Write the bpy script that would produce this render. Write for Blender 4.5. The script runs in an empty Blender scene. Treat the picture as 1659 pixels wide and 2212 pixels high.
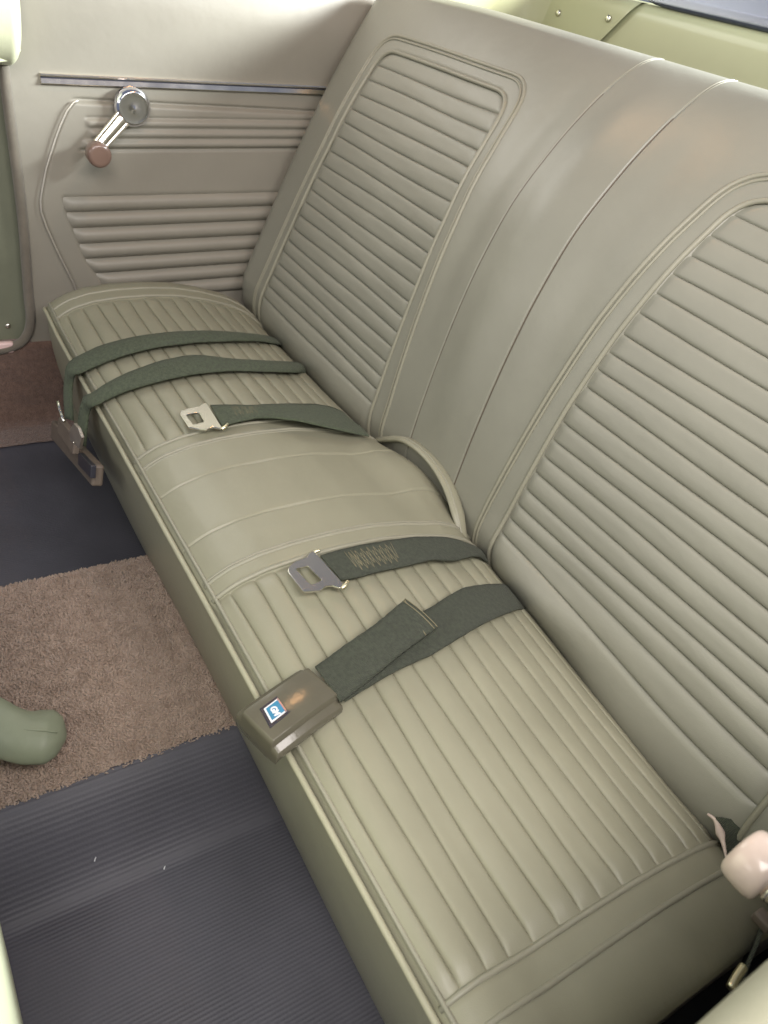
import bpy, bmesh, math, random
import numpy as np
from mathutils import Vector, Matrix
random.seed(7); rng = np.random.default_rng(7)
sc = bpy.context.scene
C = sc.collection

# ------------------------------------------------------------------ camera
CAM = np.array([0.6584, -0.2349, 0.5676]); YAW, PIT, ROLL, FPX = 2.4602, 0.6286, 0.2259, 1658.6
_f = np.array([math.cos(PIT)*math.cos(YAW), math.cos(PIT)*math.sin(YAW), -math.sin(PIT)])
_r = np.cross(_f, [0, 0, 1]); _r /= np.linalg.norm(_r); _u = np.cross(_r, _f)
RR = _r*math.cos(ROLL) + _u*math.sin(ROLL); UU = -_r*math.sin(ROLL) + _u*math.cos(ROLL)
cd = bpy.data.cameras.new('camera'); cam = bpy.data.objects.new('camera', cd); C.objects.link(cam)
cam.matrix_world = Matrix(((RR[0], UU[0], -_f[0], CAM[0]), (RR[1], UU[1], -_f[1], CAM[1]), (RR[2], UU[2], -_f[2], CAM[2]), (0, 0, 0, 1)))
cd.sensor_fit = 'VERTICAL'; cd.sensor_height = 36.0; cd.lens = FPX/2212*36.0
cd.clip_start = 0.01; cd.clip_end = 200
cd.dof.use_dof = True; cd.dof.focus_distance = 0.85; cd.dof.aperture_fstop = 11.0
sc.camera = cam
# ------------------------------------------------------------------ world and light
w = bpy.data.worlds.new('World'); sc.world = w; w.use_nodes = True
w.node_tree.nodes['Background'].inputs[0].default_value = (0.64, 0.73, 1.0, 1)
w.node_tree.nodes['Background'].inputs[1].default_value = 0.24
def area(name, loc, aim, sx, sy, power, col):
    l = bpy.data.lights.new(name, 'AREA'); l.shape = 'RECTANGLE'; l.size = sx; l.size_y = sy; l.energy = power; l.color = col
    o = bpy.data.objects.new(name, l); C.objects.link(o); o.location = loc
    o.rotation_euler = (Vector(aim)-Vector(loc)).to_track_quat('-Z', 'Y').to_euler()
    return o
area('rear_window_light', (0.35, 1.55, 1.02), (-0.4, 0.15, 0.40), 0.9, 0.28, 150.0, (1.0, 0.99, 0.93))
area('far_window_light', (-0.98, -0.05, 0.88), (0.2, 0.10, 0.0), 0.7, 0.35, 4.5, (1.0, 0.98, 0.90))
area('near_quarter_window_light', (0.98, 0.28, 1.10), (0.05, 0.12, 0.0), 0.6, 0.35, 10.0, (1.0, 0.93, 0.89))
area('windscreen_light', (0.0, -1.5, 0.72), (0.0, 0.4, 0.15), 1.2, 0.4, 4.5, (1.0, 0.96, 0.90))
area('door_opening_light', (1.00, -0.50, 1.25), (0.35, 0.2, 0.0), 0.7, 0.8, 20.0, (1.0, 0.93, 0.89))
def dome(loc, power):
    l = bpy.data.lights.new('dome_lamp', 'POINT'); l.energy = power; l.color = (1.0, .52, .22); l.shadow_soft_size = .03
    o = bpy.data.objects.new('dome_lamp', l); C.objects.link(o); o.location = loc
DOME = (-0.31, 0.337, 1.01); dome(DOME, 2.8)
sc.view_settings.view_transform = 'Standard'; sc.view_settings.look = 'None'
sc.view_settings.exposure = 0.06; sc.view_settings.gamma = 1.0; sc.view_settings.use_curve_mapping = False
sc.render.engine = 'CYCLES'

# ------------------------------------------------------------------ helpers: pixels (1659 x 2212 grid) to points
def ray(p): return _f + RR*(p[0]-829.5)/FPX - UU*(p[1]-1106)/FPX
def onx(p, v): d = ray(p); return CAM + d*(v-CAM[0])/d[0]
def ony(p, v): d = ray(p); return CAM + d*(v-CAM[1])/d[1]
def onz(p, v): d = ray(p); return CAM + d*(v-CAM[2])/d[2]
def ss(a, b, x):
    t = np.clip((np.asarray(x, float)-a)/(b-a), 0, 1); return t*t*(3-2*t)
def spline(pts, n, closed=False):
    """Catmull-Rom through pts, resampled evenly to n points"""
    P = np.array(pts, float)
    if closed: Q = np.vstack([P[-1], P, P[0], P[1]])
    else: Q = np.vstack([2*P[0]-P[1], P, 2*P[-1]-P[-2]])
    out = []
    for i in range(1, len(Q)-2):
        t = np.linspace(0, 1, 24, endpoint=False)[:, None]
        a, b, c, d = Q[i-1], Q[i], Q[i+1], Q[i+2]
        out.append(.5*((2*b)+(-a+c)*t+(2*a-5*b+4*c-d)*t*t+(-a+3*b-3*c+d)*t**3))
    out = np.vstack(out+[Q[-2][None]])
    return resample(out, n)
def resample(P, n):
    P = np.asarray(P, float); s = np.r_[0, np.cumsum(np.linalg.norm(np.diff(P, axis=0), axis=1))]
    t = np.linspace(0, s[-1], n)
    return np.stack([np.interp(t, s, P[:, k]) for k in range(P.shape[1])], 1)

# ------------------------------------------------------------------ helpers: objects
def tag(o, label=None, cat=None, group=None, kind=None):
    if label: o['label'] = label
    if cat: o['category'] = cat
    if group: o['group'] = group
    if kind: o['kind'] = kind
    return o
def thing(name, loc, label, cat, group=None):
    o = bpy.data.objects.new(name, None); C.objects.link(o); o.location = loc; o.empty_display_size = .05
    return tag(o, label, cat, group)
def wloc(p):
    v = np.zeros(3)
    while p is not None: v += np.array(p.location); p = p.parent
    return v
def mesh(name, V, F, mat, parent=None, smooth=True):
    V = np.asarray(V, float)
    if parent is not None: V = V - wloc(parent)
    m = bpy.data.meshes.new(name); m.from_pydata(V.tolist(), [], [tuple(int(i) for i in f) for f in F])
    m.polygons.foreach_set('use_smooth', np.full(len(m.polygons), smooth)); m.materials.append(mat); m.update()
    o = bpy.data.objects.new(name, m); C.objects.link(o); o.parent = parent
    return o
def grid_faces(nr, nc, wrap=False, flip=False, base=0):
    F = []
    for i in range(nr-1):
        for j in range(nc if wrap else nc-1):
            a = i*nc+j; b = i*nc+(j+1) % nc; f = (a+base, b+base, b+nc+base, a+nc+base)
            F.append(f[::-1] if flip else f)
    return F
def grid(name, P, mat, parent=None, flip=False):
    nr, nc = P.shape[:2]
    return mesh(name, P.reshape(-1, 3), grid_faces(nr, nc, flip=flip), mat, parent)
def tube_vf(P, r, n=8, cap=True, sq=(1, 1)):
    P = np.asarray(P, float); T = np.gradient(P, axis=0); T /= np.linalg.norm(T, axis=1)[:, None]+1e-12
    r = np.broadcast_to(r, len(P)); up = np.array([0, 0, 1.0])
    if abs(T[0] @ up) > .9: up = np.array([1.0, 0, 0])
    N = up - (up @ T[0])*T[0]; N /= np.linalg.norm(N); V = []
    for i in range(len(P)):
        N = N-(N @ T[i])*T[i]; N /= np.linalg.norm(N); Bn = np.cross(T[i], N)
        for k in range(n):
            a = 2*math.pi*k/n; V.append(P[i]+r[i]*(sq[0]*math.cos(a)*N+sq[1]*math.sin(a)*Bn))
    F = grid_faces(len(P), n, wrap=True)
    if cap: F += [tuple(range(n))[::-1], tuple(range((len(P)-1)*n, len(P)*n))]
    return V, F
def tube(name, P, r, mat, parent=None, n=8, sq=(1, 1)):
    V, F = tube_vf(P, r, n, sq=sq); return mesh(name, V, F, mat, parent)
def join(parts):
    V = []; F = []
    for v, f in parts:
        b = len(V); V += [tuple(x) for x in v]; F += [tuple(i+b for i in q) for q in f]
    return V, F
def lathe_vf(prof, c, axis, n=40):
    """prof = [(radius, height along axis)]"""
    ax = np.array(axis, float); ax /= np.linalg.norm(ax)
    e = np.array([0, 0, 1.0]) if abs(ax[2]) < .9 else np.array([1.0, 0, 0])
    a = np.cross(e, ax); a /= np.linalg.norm(a); b = np.cross(ax, a); V = []
    for r, h in prof:
        for k in range(n):
            t = 2*math.pi*k/n; V.append(np.array(c)+ax*h+max(r, 1e-5)*(math.cos(t)*a+math.sin(t)*b))
    return V, grid_faces(len(prof), n, wrap=True)+[tuple(range((len(prof)-1)*n, len(prof)*n)), tuple(range(n))[::-1]]
def prism_vf(P, nrm, th):
    """polygon extruded along nrm by th (P = base outline)"""
    P = np.asarray(P, float); n = len(P); V = np.vstack([P, P+np.asarray(nrm)*th])
    F = [tuple(range(n))[::-1], tuple(range(n, 2*n))]+[(i, (i+1) % n, n+(i+1) % n, n+i) for i in range(n)]
    return V, F
def bevel(o, wd=.002, seg=2, ang=40):
    m = o.modifiers.new('bevel', 'BEVEL'); m.width = wd; m.segments = seg; m.limit_method = 'ANGLE'; m.angle_limit = math.radians(ang); return o
def flat(o):
    o.data.polygons.foreach_set('use_smooth', np.zeros(len(o.data.polygons), bool)); return o
def box_vf(c, ex, ey, ez, hx, hy, hz):
    c = np.array(c); ex, ey, ez = map(np.array, (ex, ey, ez))
    V = [c+sx*hx*ex+sy*hy*ey+sz*hz*ez for sx in (-1, 1) for sy in (-1, 1) for sz in (-1, 1)]
    return V, [(0, 1, 3, 2), (4, 6, 7, 5), (0, 4, 5, 1), (2, 3, 7, 6), (0, 2, 6, 4), (1, 5, 7, 3)]

# ------------------------------------------------------------------ materials
def mat(name, col, rough=.5, metal=0., spec=.5, var=.0, vscale=6., bumps=(), sheen=0., col2=None, aniso=0., coat=0.):
    m = bpy.data.materials.new(name); m.use_nodes = True; nt = m.node_tree; N = nt.nodes; L = nt.links
    b = N['Principled BSDF']; b.inputs['Roughness'].default_value = rough; b.inputs['Metallic'].default_value = metal
    b.inputs['Specular IOR Level'].default_value = spec; b.inputs['Sheen Weight'].default_value = sheen
    b.inputs['Anisotropic'].default_value = aniso; b.inputs['Coat Weight'].default_value = coat
    g = N.new('ShaderNodeNewGeometry')
    if var or col2:
        n = N.new('ShaderNodeTexNoise'); n.inputs['Scale'].default_value = vscale; n.inputs['Detail'].default_value = 5; n.inputs['Roughness'].default_value = .6
        L.new(g.outputs['Position'], n.inputs['Vector'])
        r = N.new('ShaderNodeValToRGB'); c2 = col2 or tuple(c*(1-var) for c in col)
        r.color_ramp.elements[0].position = .35; r.color_ramp.elements[1].position = .65
        r.color_ramp.elements[0].color = (*c2, 1); r.color_ramp.elements[1].color = (*(tuple(min(1, c*(1+var)) for c in col) if not col2 else col), 1)
        L.new(n.outputs['Fac'], r.inputs['Fac']); L.new(r.outputs['Color'], b.inputs['Base Color'])
        mr = N.new('ShaderNodeMapRange'); mr.inputs['To Min'].default_value = rough-.06; mr.inputs['To Max'].default_value = rough+.08
        L.new(n.outputs['Fac'], mr.inputs['Value']); L.new(mr.outputs['Result'], b.inputs['Roughness'])
    else: b.inputs['Base Color'].default_value = (*col, 1)
    prev = None
    for kind, scale, dist, stre, vec in bumps:
        v = g.outputs['Position']
        if vec:
            mp = N.new('ShaderNodeMapping'); mp.inputs['Scale'].default_value = vec; L.new(v, mp.inputs['Vector']); v = mp.outputs['Vector']
        if kind == 'noise':
            t = N.new('ShaderNodeTexNoise'); t.inputs['Detail'].default_value = 3; out = t.outputs['Fac']
        elif kind == 'voronoi':
            t = N.new('ShaderNodeTexVoronoi'); t.feature = 'DISTANCE_TO_EDGE'; out = t.outputs['Distance']
        else:
            t = N.new('ShaderNodeTexWave'); t.bands_direction = kind; t.inputs['Distortion'].default_value = .4; out = t.outputs['Fac']
        t.inputs['Scale'].default_value = scale; L.new(v, t.inputs['Vector'])
        bp = N.new('ShaderNodeBump'); bp.inputs['Strength'].default_value = stre; bp.inputs['Distance'].default_value = dist
        L.new(out, bp.inputs['Height'])
        if prev: L.new(prev, bp.inputs['Normal'])
        prev = bp.outputs['Normal']
    if prev: L.new(prev, b.inputs['Normal'])
    return m
GR = (('voronoi', 700, .0006, .22, None), ('noise', 60, .002, .14, None), ('noise', 22, .004, .18, None), ('noise', 8, .01, .12, None))
VINYL = mat('olive_vinyl', (.272, .264, .190), .38, var=.045, vscale=7, bumps=GR)
VINYL_B = mat('olive_vinyl_back', (.264, .260, .210), .38, var=.04, vscale=6, bumps=GR)
WELT = mat('vinyl_welt', (.285, .276, .210), .42, var=.05, vscale=12, bumps=(('noise', 300, .0006, .3, None),))
PIPING = mat('vinyl_piping', (.36, .35, .25), .4, var=.06, vscale=15)
TRIM = mat('olive_trim_vinyl', (.275, .258, .212), .45, var=.04, vscale=5, bumps=GR)
PAINT = mat('pale_green_paint', (.31, .32, .20), .32, var=.02, vscale=8, bumps=(('noise', 25, .002, .06, None),), coat=.2)
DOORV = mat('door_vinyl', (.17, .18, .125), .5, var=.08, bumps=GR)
PADV = mat('pad_vinyl_painted_lit', (.62, .64, .44), .38, var=.03, bumps=GR)  # door roll and front seat back: bright light on them painted into the colour
CHROME = mat('chrome', (.95, .90, .80), .18, 1.0, var=.04, vscale=40)
BRIGHT = mat('brushed_plate', (.70, .68, .60), .24, 1.0)
BRASS = mat('plated_edge', (.75, .70, .48), .3, 1.0)
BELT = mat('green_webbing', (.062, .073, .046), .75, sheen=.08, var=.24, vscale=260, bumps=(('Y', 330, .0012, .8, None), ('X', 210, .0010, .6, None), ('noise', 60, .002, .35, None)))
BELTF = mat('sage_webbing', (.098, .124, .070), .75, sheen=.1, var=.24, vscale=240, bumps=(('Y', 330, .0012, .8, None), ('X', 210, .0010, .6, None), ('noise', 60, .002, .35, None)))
THREAD = mat('thread', (.20, .18, .11), .8)
BUCKLE = mat('buckle_plastic', (.112, .103, .074), .16, var=.06, vscale=30, bumps=(('noise', 220, .0006, .2, None),))
OLDPL = mat('dull_buckle_plastic', (.15, .12, .095), .5, var=.12, vscale=30)
BLACKP = mat('black_bezel', (.03, .03, .04), .35)
BLUE = mat('emblem_blue', (.02, .20, .36), .3)
WHITE = mat('emblem_white', (.75, .76, .78), .35)
PINKF = mat('emblem_copper', (.50, .30, .26), .35, .5)
RUBBER = mat('black_rubber', (.070, .069, .084), .55, var=.12, vscale=9, bumps=(('noise', 400, .0008, .35, None), ('noise', 12, .01, .15, None)))
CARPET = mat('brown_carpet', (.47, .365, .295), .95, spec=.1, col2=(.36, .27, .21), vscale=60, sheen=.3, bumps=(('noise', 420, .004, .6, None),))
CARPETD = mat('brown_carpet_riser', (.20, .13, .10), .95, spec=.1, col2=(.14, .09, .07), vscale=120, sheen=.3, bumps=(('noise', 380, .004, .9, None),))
WIND = mat('windlace_fabric', (.16, .14, .105), .8, sheen=.3, var=.1, vscale=40, bumps=(('Z', 300, .0008, .5, None), ('noise', 200, .001, .3, None)))
KNOB = mat('knob_plastic', (.17, .108, .082), .28, var=.05, vscale=30, coat=.5)
KNOBN = mat('knob_plastic_painted_lit', (.64, .52, .44), .25, var=.06, vscale=30, coat=.5)  # same plastic as the far knob, with the light on it painted in
GASKET = mat('window_gasket', (.03, .035, .06), .5)
PINK = mat('sill_cap', (.75, .55, .52), .4)
FOAM = mat('torn_lining', (.55, .45, .38), .8, var=.1, vscale=100)
DARKMET = mat('dark_floor_pan', (.06, .055, .05), .8)
gm = bpy.data.materials.new('window_glass'); gm.use_nodes = True; gn = gm.node_tree
gt = gn.nodes.new('ShaderNodeBsdfTransparent'); gt.inputs[0].default_value = (.93, .96, 1, 1); gg = gn.nodes.new('ShaderNodeBsdfGlossy'); gg.inputs['Roughness'].default_value = .35
gx = gn.nodes.new('ShaderNodeMixShader'); gx.inputs[0].default_value = .12; gn.links.new(gt.outputs[0], gx.inputs[1]); gn.links.new(gg.outputs[0], gx.inputs[2]); gn.links.new(gx.outputs[0], gn.nodes['Material Output'].inputs[0])
GLASS = gm

# ------------------------------------------------------------------ floor, tunnel, mats, carpet (setting)
ZF = -.262
def floor_z(x):                                     # floor with the transmission tunnel in the middle
    a = abs(x); return ZF-.012+(.082+.014*(1-min(1, a/.155)**2))*(1-float(ss(.15, .25, a)))
xs = np.linspace(-.80, .80, 161)
P = np.array([[(x, y, floor_z(x)) for x in xs] for y in np.linspace(-.9, .9, 10)])
tag(grid('floor', P, DARKMET), kind='structure', label='dark floor pan with central tunnel under the mats and carpet')
def mat_sheet(name, x0, x1, label):
    pitch = .0042; n = int((x1-x0)/pitch); prof = []
    for i in range(n):
        xa = x0+i*pitch
        for t, h in ((0, 0), (.25, .0002), (.4, .0004), (.6, .0004), (.75, .0002)): prof.append((xa+t*pitch, .008+h))
    prof.append((x1, .006)); ys = np.linspace(-.75, .30, 43)
    P = np.zeros((len(ys), len(prof)+2, 3))
    for i, y in enumerate(ys):
        row = [(x0, y, floor_z(x0)+.001)]+[(x, y, floor_z(x)+.004+h+.0012*math.sin(y*9+x*5)) for x, h in prof]+[(x1, y, floor_z(x1)+.001)]
        P[i] = row
    o = grid(name, P, RUBBER); return tag(o, label, 'floor mat', 'ribbed rubber floor mats')
mat_sheet('rubber_mat', .155, .64, 'black ribbed rubber floor mat in the near footwell, bottom left of the picture')
mat_sheet('rubber_mat', -.64, -.155, 'black ribbed rubber floor mat in the shaded far footwell')
P = np.array([[(x, y, z) for x in np.linspace(-.80, .80, 9)] for y, z in resample([(.52, -.275), (.56, -.10), (.66, .30), (.70, .474)], 12)])
tag(grid('rear_bulkhead', P, DARKMET), kind='structure', label='dark steel bulkhead behind the rear seat')
# carpet strip over the tunnel: base sheet and pile
xs = np.linspace(-.160, .157, 60); ys = np.linspace(-.62, .16, 100)
ct = thing('tunnel_carpet', (0, -.15, -.18), 'strip of brown looped carpet over the central tunnel between the two rubber mats', 'carpet')
P = np.array([[(x, y, floor_z(x)+.011) for x in xs] for y in ys]); grid('backing', P, CARPET, ct)
V = []; F = []
n = 62000
px = rng.uniform(-.161, .158, n); py = rng.uniform(-.42, .12, n)
px += .0008*np.sin(py*60); ang = rng.uniform(0, 6.28, n); lean = rng.normal(0, .0018, (n, 2)); hh = rng.uniform(.0045, .0072, n); rad = rng.uniform(.0006, .0012, n)
lean[:, 0] += .0014; lean[:, 1] -= .0006
for i in range(n):
    z0 = floor_z(px[i])+.010; b = len(V)
    for k in range(3):
        a = ang[i]+k*2.094; V.append((px[i]+rad[i]*math.cos(a), py[i]+1.5*rad[i]*math.sin(a), z0))
    for k in range(3):
        a = ang[i]+k*2.094; V.append((px[i]+lean[i, 0]*.7+rad[i]*math.cos(a), py[i]+lean[i, 1]*.7+1.5*rad[i]*math.sin(a), z0+hh[i]*.7))
    V.append((px[i]+lean[i, 0], py[i]+lean[i, 1], z0+hh[i]))
    F += [(b, b+1, b+4, b+3), (b+1, b+2, b+5, b+4), (b+2, b, b+3, b+5), (b+3, b+4, b+6), (b+4, b+5, b+6), (b+5, b+3, b+6)]
tag(mesh('pile', V, F, CARPET, ct), kind='stuff')
# carpeted riser against the far sill
W = -.69
ys = np.linspace(-.9, .20, 120); prof = [(-.60, ZF+.004), (-.655, ZF+.005), (-.672, ZF+.012), (-.680, ZF+.03), (W+.006, -.18), (W+.005, -.115), (W+.002, -.106), (W-.02, -.104)]
pr = resample(prof, 40)
P = np.array([[(x+.0012*math.sin(y*130+z*170)*math.sin(y*47), y, z) for x, z in pr] for y in ys])
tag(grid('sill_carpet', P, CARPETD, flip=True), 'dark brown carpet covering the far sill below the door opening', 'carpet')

# ------------------------------------------------------------------ far quarter trim panel
qt = thing('quarter_trim_panel', (W, .25, -.1), 'olive vinyl side trim panel with horizontal ribs behind the far window crank', 'trim panel')
def PX(p): return onx(p, W)[1:]                       # pixel -> (y, z) on the panel
edge = np.array([PX((a*.496, b*.496)) for a, b in ((338, 433), (318, 442), (290, 478), (262, 540), (240, 600), (200, 730), (182, 820), (175, 870), (178, 915), (200, 980), (250, 1090), (320, 1230), (345, 1290))])
edge = resample(edge, 90)
def edge_y(z): return np.interp(z, edge[::-1, 1], edge[::-1, 0])
def top_z(y): return .289+.030*(y-.085)
def slope(y): return .055*(y-.1)                      # the upper ribs climb towards the seat
def panel_x(y, z):
    y = np.asarray(y, float); z = np.asarray(z, float)
    inside = ss(-.002, .004, y-edge_y(z))*ss(-.002, .004, top_z(y)-z)
    x = W + .006*inside + .010*ss(.34, .62, z)**1*0
    x = x + .014*ss(.31, .44, z) - .03*ss(.42, .62, z)      # gently swelling upper panel
    d = top_z(y)-z
    x = x - .006*np.exp(-((d-.001)/.0030)**2)*ss(.075, .095, y)
    # three embossed ribs near the crank with pointed left ends
    zz = z-slope(y)
    for zc, yl in ((.2585, .094), (.243, .098), (.2275, .088)):
        x = x + .0042*np.exp(-(np.abs(zz-zc)/.0052)**3)*ss(yl, yl+.010, y)
    x = x - .003*np.exp(-((zz-.219)/.0022)**2)*ss(.082, .09, y) - .002*np.exp(-((zz-.266)/.0022)**2)*ss(.094, .10, y)
    # sunken bed of the lower pleats
    yl = np.interp(z, [0, .04, .093, .119, .145], [.109, .084, .066, .057, .053])
    x = x - .005*ss(0, .006, y-yl)*ss(-.002, .004, .146+.045*(y-.06)-z)
    return x
ysg = np.unique(np.r_[np.arange(-.012, .13, .0022), np.arange(.13, .625, .006)]); zsg = np.unique(np.r_[np.arange(-.12, .20, .004), np.arange(.20, .31, .0016), np.arange(.31, .66, .006)])
Y, Z = np.meshgrid(ysg, zsg)
grid('panel_skin', np.stack([panel_x(Y, Z), Y, Z], -1), TRIM, qt)
zl = [.146, .1195, .0935, .0665, .040, .0135, -.013, -.040]
for k in range(7):                                      # lower pleats, one object each
    za, zb = zl[k+1], zl[k]; t = np.linspace(0, 1, 11)
    s = np.r_[0, .003, .008, .016, .03, np.linspace(.05, .45, 16)]
    P = np.zeros((11, len(s), 3))
    for i, tt in enumerate(t):
        z0 = za+(zb-za)*tt; y0 = np.interp(z0, [-.04, 0, .04, .093, .119, .145], [.122, .109, .084, .066, .057, .053])
        for j, q in enumerate(s):
            y = y0+q; bulge = (1-abs(2*tt-1)**2.4); e = ss(0, .012, q)
            P[i, j] = (W+.0015+.0095*bulge*(.25+.75*e), y, z0+.045*(y-.06))
    grid('pleat', P, TRIM, qt)
# bright bead round the front edge of the pad, and the chrome moulding
eb = np.array([(W+.007, y-.001, z) for y, z in edge])
tube('edge_bead', eb, .0014, WELT, qt, 8).data.materials[0] = mat('bead_metal', (.78, .74, .66), .35, .7)
a = PX((175*.496, 342*.496)); b2 = PX((698, 195))
yy = np.linspace(a[0], .60, 40); zz = a[1]+(b2[1]-a[1])/(b2[0]-a[0])*(yy-a[0])+.002
mould = qt
prof = [(0, -.010), (.0065, -.0095), (.0072, -.0080), (.0040, -.0006), (.0033, 0), (.0033, .0022), (.0060, .0030), (.0062, .0042), (.0040, .0066), (0, .007)]
px0 = panel_x(yy, zz)
P = np.array([[(px0[i]-.001+d, yy[i], zz[i]+h) for d, h in [(a_, b_*.85) for a_, b_ in prof]] for i in range(len(yy))])
V = P.reshape(-1, 3); F = grid_faces(len(yy), len(prof))+[tuple(range(len(prof)))[::-1]]
cm = flat(mesh('chrome_moulding', V, F, CHROME, qt)); tag(cm, label='thin chrome moulding across the side panel')
# dark groove insert in the moulding
P = np.array([[(px0[i]+.0031, yy[i], zz[i]+h) for h in (-.0012, .0014)] for i in range(len(yy))]); grid('moulding_groove', P, BLACKP, cm)

# ------------------------------------------------------------------ far door, windlace
dw = thing('far_door', (W-.015, -.3, -.1), 'dark olive far door panel with padded top edge, window light painted into its pale colour, beside the windlace', 'door')
ys = np.linspace(-.75, -.012, 60); zs = np.linspace(-.106, .45, 50)
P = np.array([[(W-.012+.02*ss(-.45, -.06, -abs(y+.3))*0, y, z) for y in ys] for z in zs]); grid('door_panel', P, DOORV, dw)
# rounded padded roll along the top of the door
ys = np.r_[np.linspace(-.75, -.06, 24), np.linspace(-.05, .0115, 24)]
rows = []
for y in ys:
    e = math.sqrt(max(0, 1-max(0, (y+.008)/.020)**2)); row = []
    for k in range(25):
        a_ = -1.75+3.5*k/24
        row.append((W-.012+(.085*max(0, math.cos(a_))**.7)*(.25+.75*e), y, .412+.088*math.sin(a_*.9)*(.55+.45*e)))
    rows.append(row)
grid('padded_roll', np.array(rows), PADV, dw)
sd = tube('roll_seam', [(W+.040-.03*ss(-.02, .008, y), y, .338+.012*ss(-.02, .008, y)) for y in np.linspace(-.75, .008, 40)], .0035, PADV, dw)
V, F = lathe_vf([(.0045, 0), (.0045, .002), (.003, .0035), (0, .004)], onx((17, 703), W-.011), (1, 0, 0), 16); mesh('screw', V, F, CHROME, dw)
V, F = box_vf(onx((8, 750), W+.004), (1, 0, 0), (0, 1, 0), (0, 0, 1), .006, .016, .010); bevel(mesh('sill_cap', V, F, PINK, dw), .004, 3)
wl = [onx(p, W+.004) for p in ((6, 120), (12, 182), (32, 335), (44, 430), (53, 521), (61, 633), (66, 685), (63, 712), (52, 733), (34, 746), (0, 756), (-60, 765))]
wlp = spline(wl, 90)
wo = tube('windlace', wlp, .0078, WIND, None, 14); tag(wo, 'brown fabric windlace bead curving down the edge of the far door opening', 'windlace')

# ------------------------------------------------------------------ rear seat cushion
_yp = np.array([-.02, -.006, 0, .006, .014, .03, .06, .10, .15, .20, .25, .30, .33, .36, .40, .46])
_zp = np.array([-.05, -.012, 0, .007, .013, .022, .031, .036, .0375, .035, .026, .011, -.004, -.030, -.078, -.15])
_yd = np.linspace(-.02, .46, 961); _zd = np.interp(_yd, _yp, _zp); _k = np.hanning(41); _k /= _k.sum()
_zs = np.convolve(np.pad(_zd, 20, mode='edge'), _k, 'valid'); _zs = np.where(_yd < .008, _zd, _zs)
CW = .627
def cush_z(x, y):
    x = np.asarray(x, float); y = np.asarray(y, float)
    z = np.interp(y, _yd, _zs)
    z = z - ss(.08, .56, x)*(.010+.026*ss(0, .09, y)) - .007*ss(.1, .5, -x)*(1-ss(.5, .6, -x))
    z = z + .030*ss(.25, .35, y)*np.exp(-(x/.085)**2)            # hump over the tunnel at the back
    d = np.clip((np.abs(x)-(CW-.05))/.05, 0, 1); z = z-.026*(1-np.sqrt(np.clip(1-d*d, 0, 1)))
    return z
def front_y(x):                                                   # plan outline of the front edge
    d = np.clip((np.abs(np.asarray(x, float))-(CW-.035))/.035, 0, 1); return .035*(1-np.sqrt(np.clip(1-d*d, 0, 1)))-.0015*np.cos(np.asarray(x)*5)
IN, OUT_ = (.132, .545), (.108, .572)
def panel_in(x, y): return ss(0, .006, np.abs(x)-IN[0])*ss(0, .006, IN[1]-np.abs(x))
rs = thing('rear_seat', (0, .05, -.26), 'olive vinyl rear bench seat with pleated panels and piped front edge', 'seat')
fine = []
for s0 in (-.046, .046): fine += list(s0+np.array([-.006, -.004, -.0028, -.0018, -.0009, 0, .0009, .0018, .0028, .004, .006]))
xs = np.unique(np.r_[np.linspace(-CW, CW, 190), fine, np.linspace(-CW, -CW+.05, 24), np.linspace(CW-.05, CW, 24)])
def cush_pt(x, y, off=0.):
    fy = front_y(x); yy = fy+(y)*(1-fy/.46); return np.stack([np.asarray(x)+0*yy, yy, cush_z(x, np.maximum(y, 0))+off], -1)
rows = []
for z in np.linspace(-.255, -.012, 26):                           # front face: gently bellied, tucked under at the bottom
    t = (z+.255)/.243; yb = .055*(1-t)**1.5-.004*math.sin(t*math.pi)
    rows.append(np.stack([xs*(1-.012*(1-t)), front_y(xs)+yb+.002*np.sin(xs*9+t*2)*(1-t), cush_z(xs, 0)+z], -1))
for y in np.r_[np.linspace(.0005, .02, 8), np.arange(.025, .451, .005)]:
    p = cush_pt(xs, y)
    g = sum(np.exp(-((xs-s0)/.0016)**2) for s0 in (-.046, .046))*(.0022+.0008*np.sin(y*60))
    sink = .007*panel_in(xs, y)
    p[:, 2] -= g+sink
    rows.append(p)
cu = grid('seat_cushion', np.array(rows), VINYL, rs)
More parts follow.
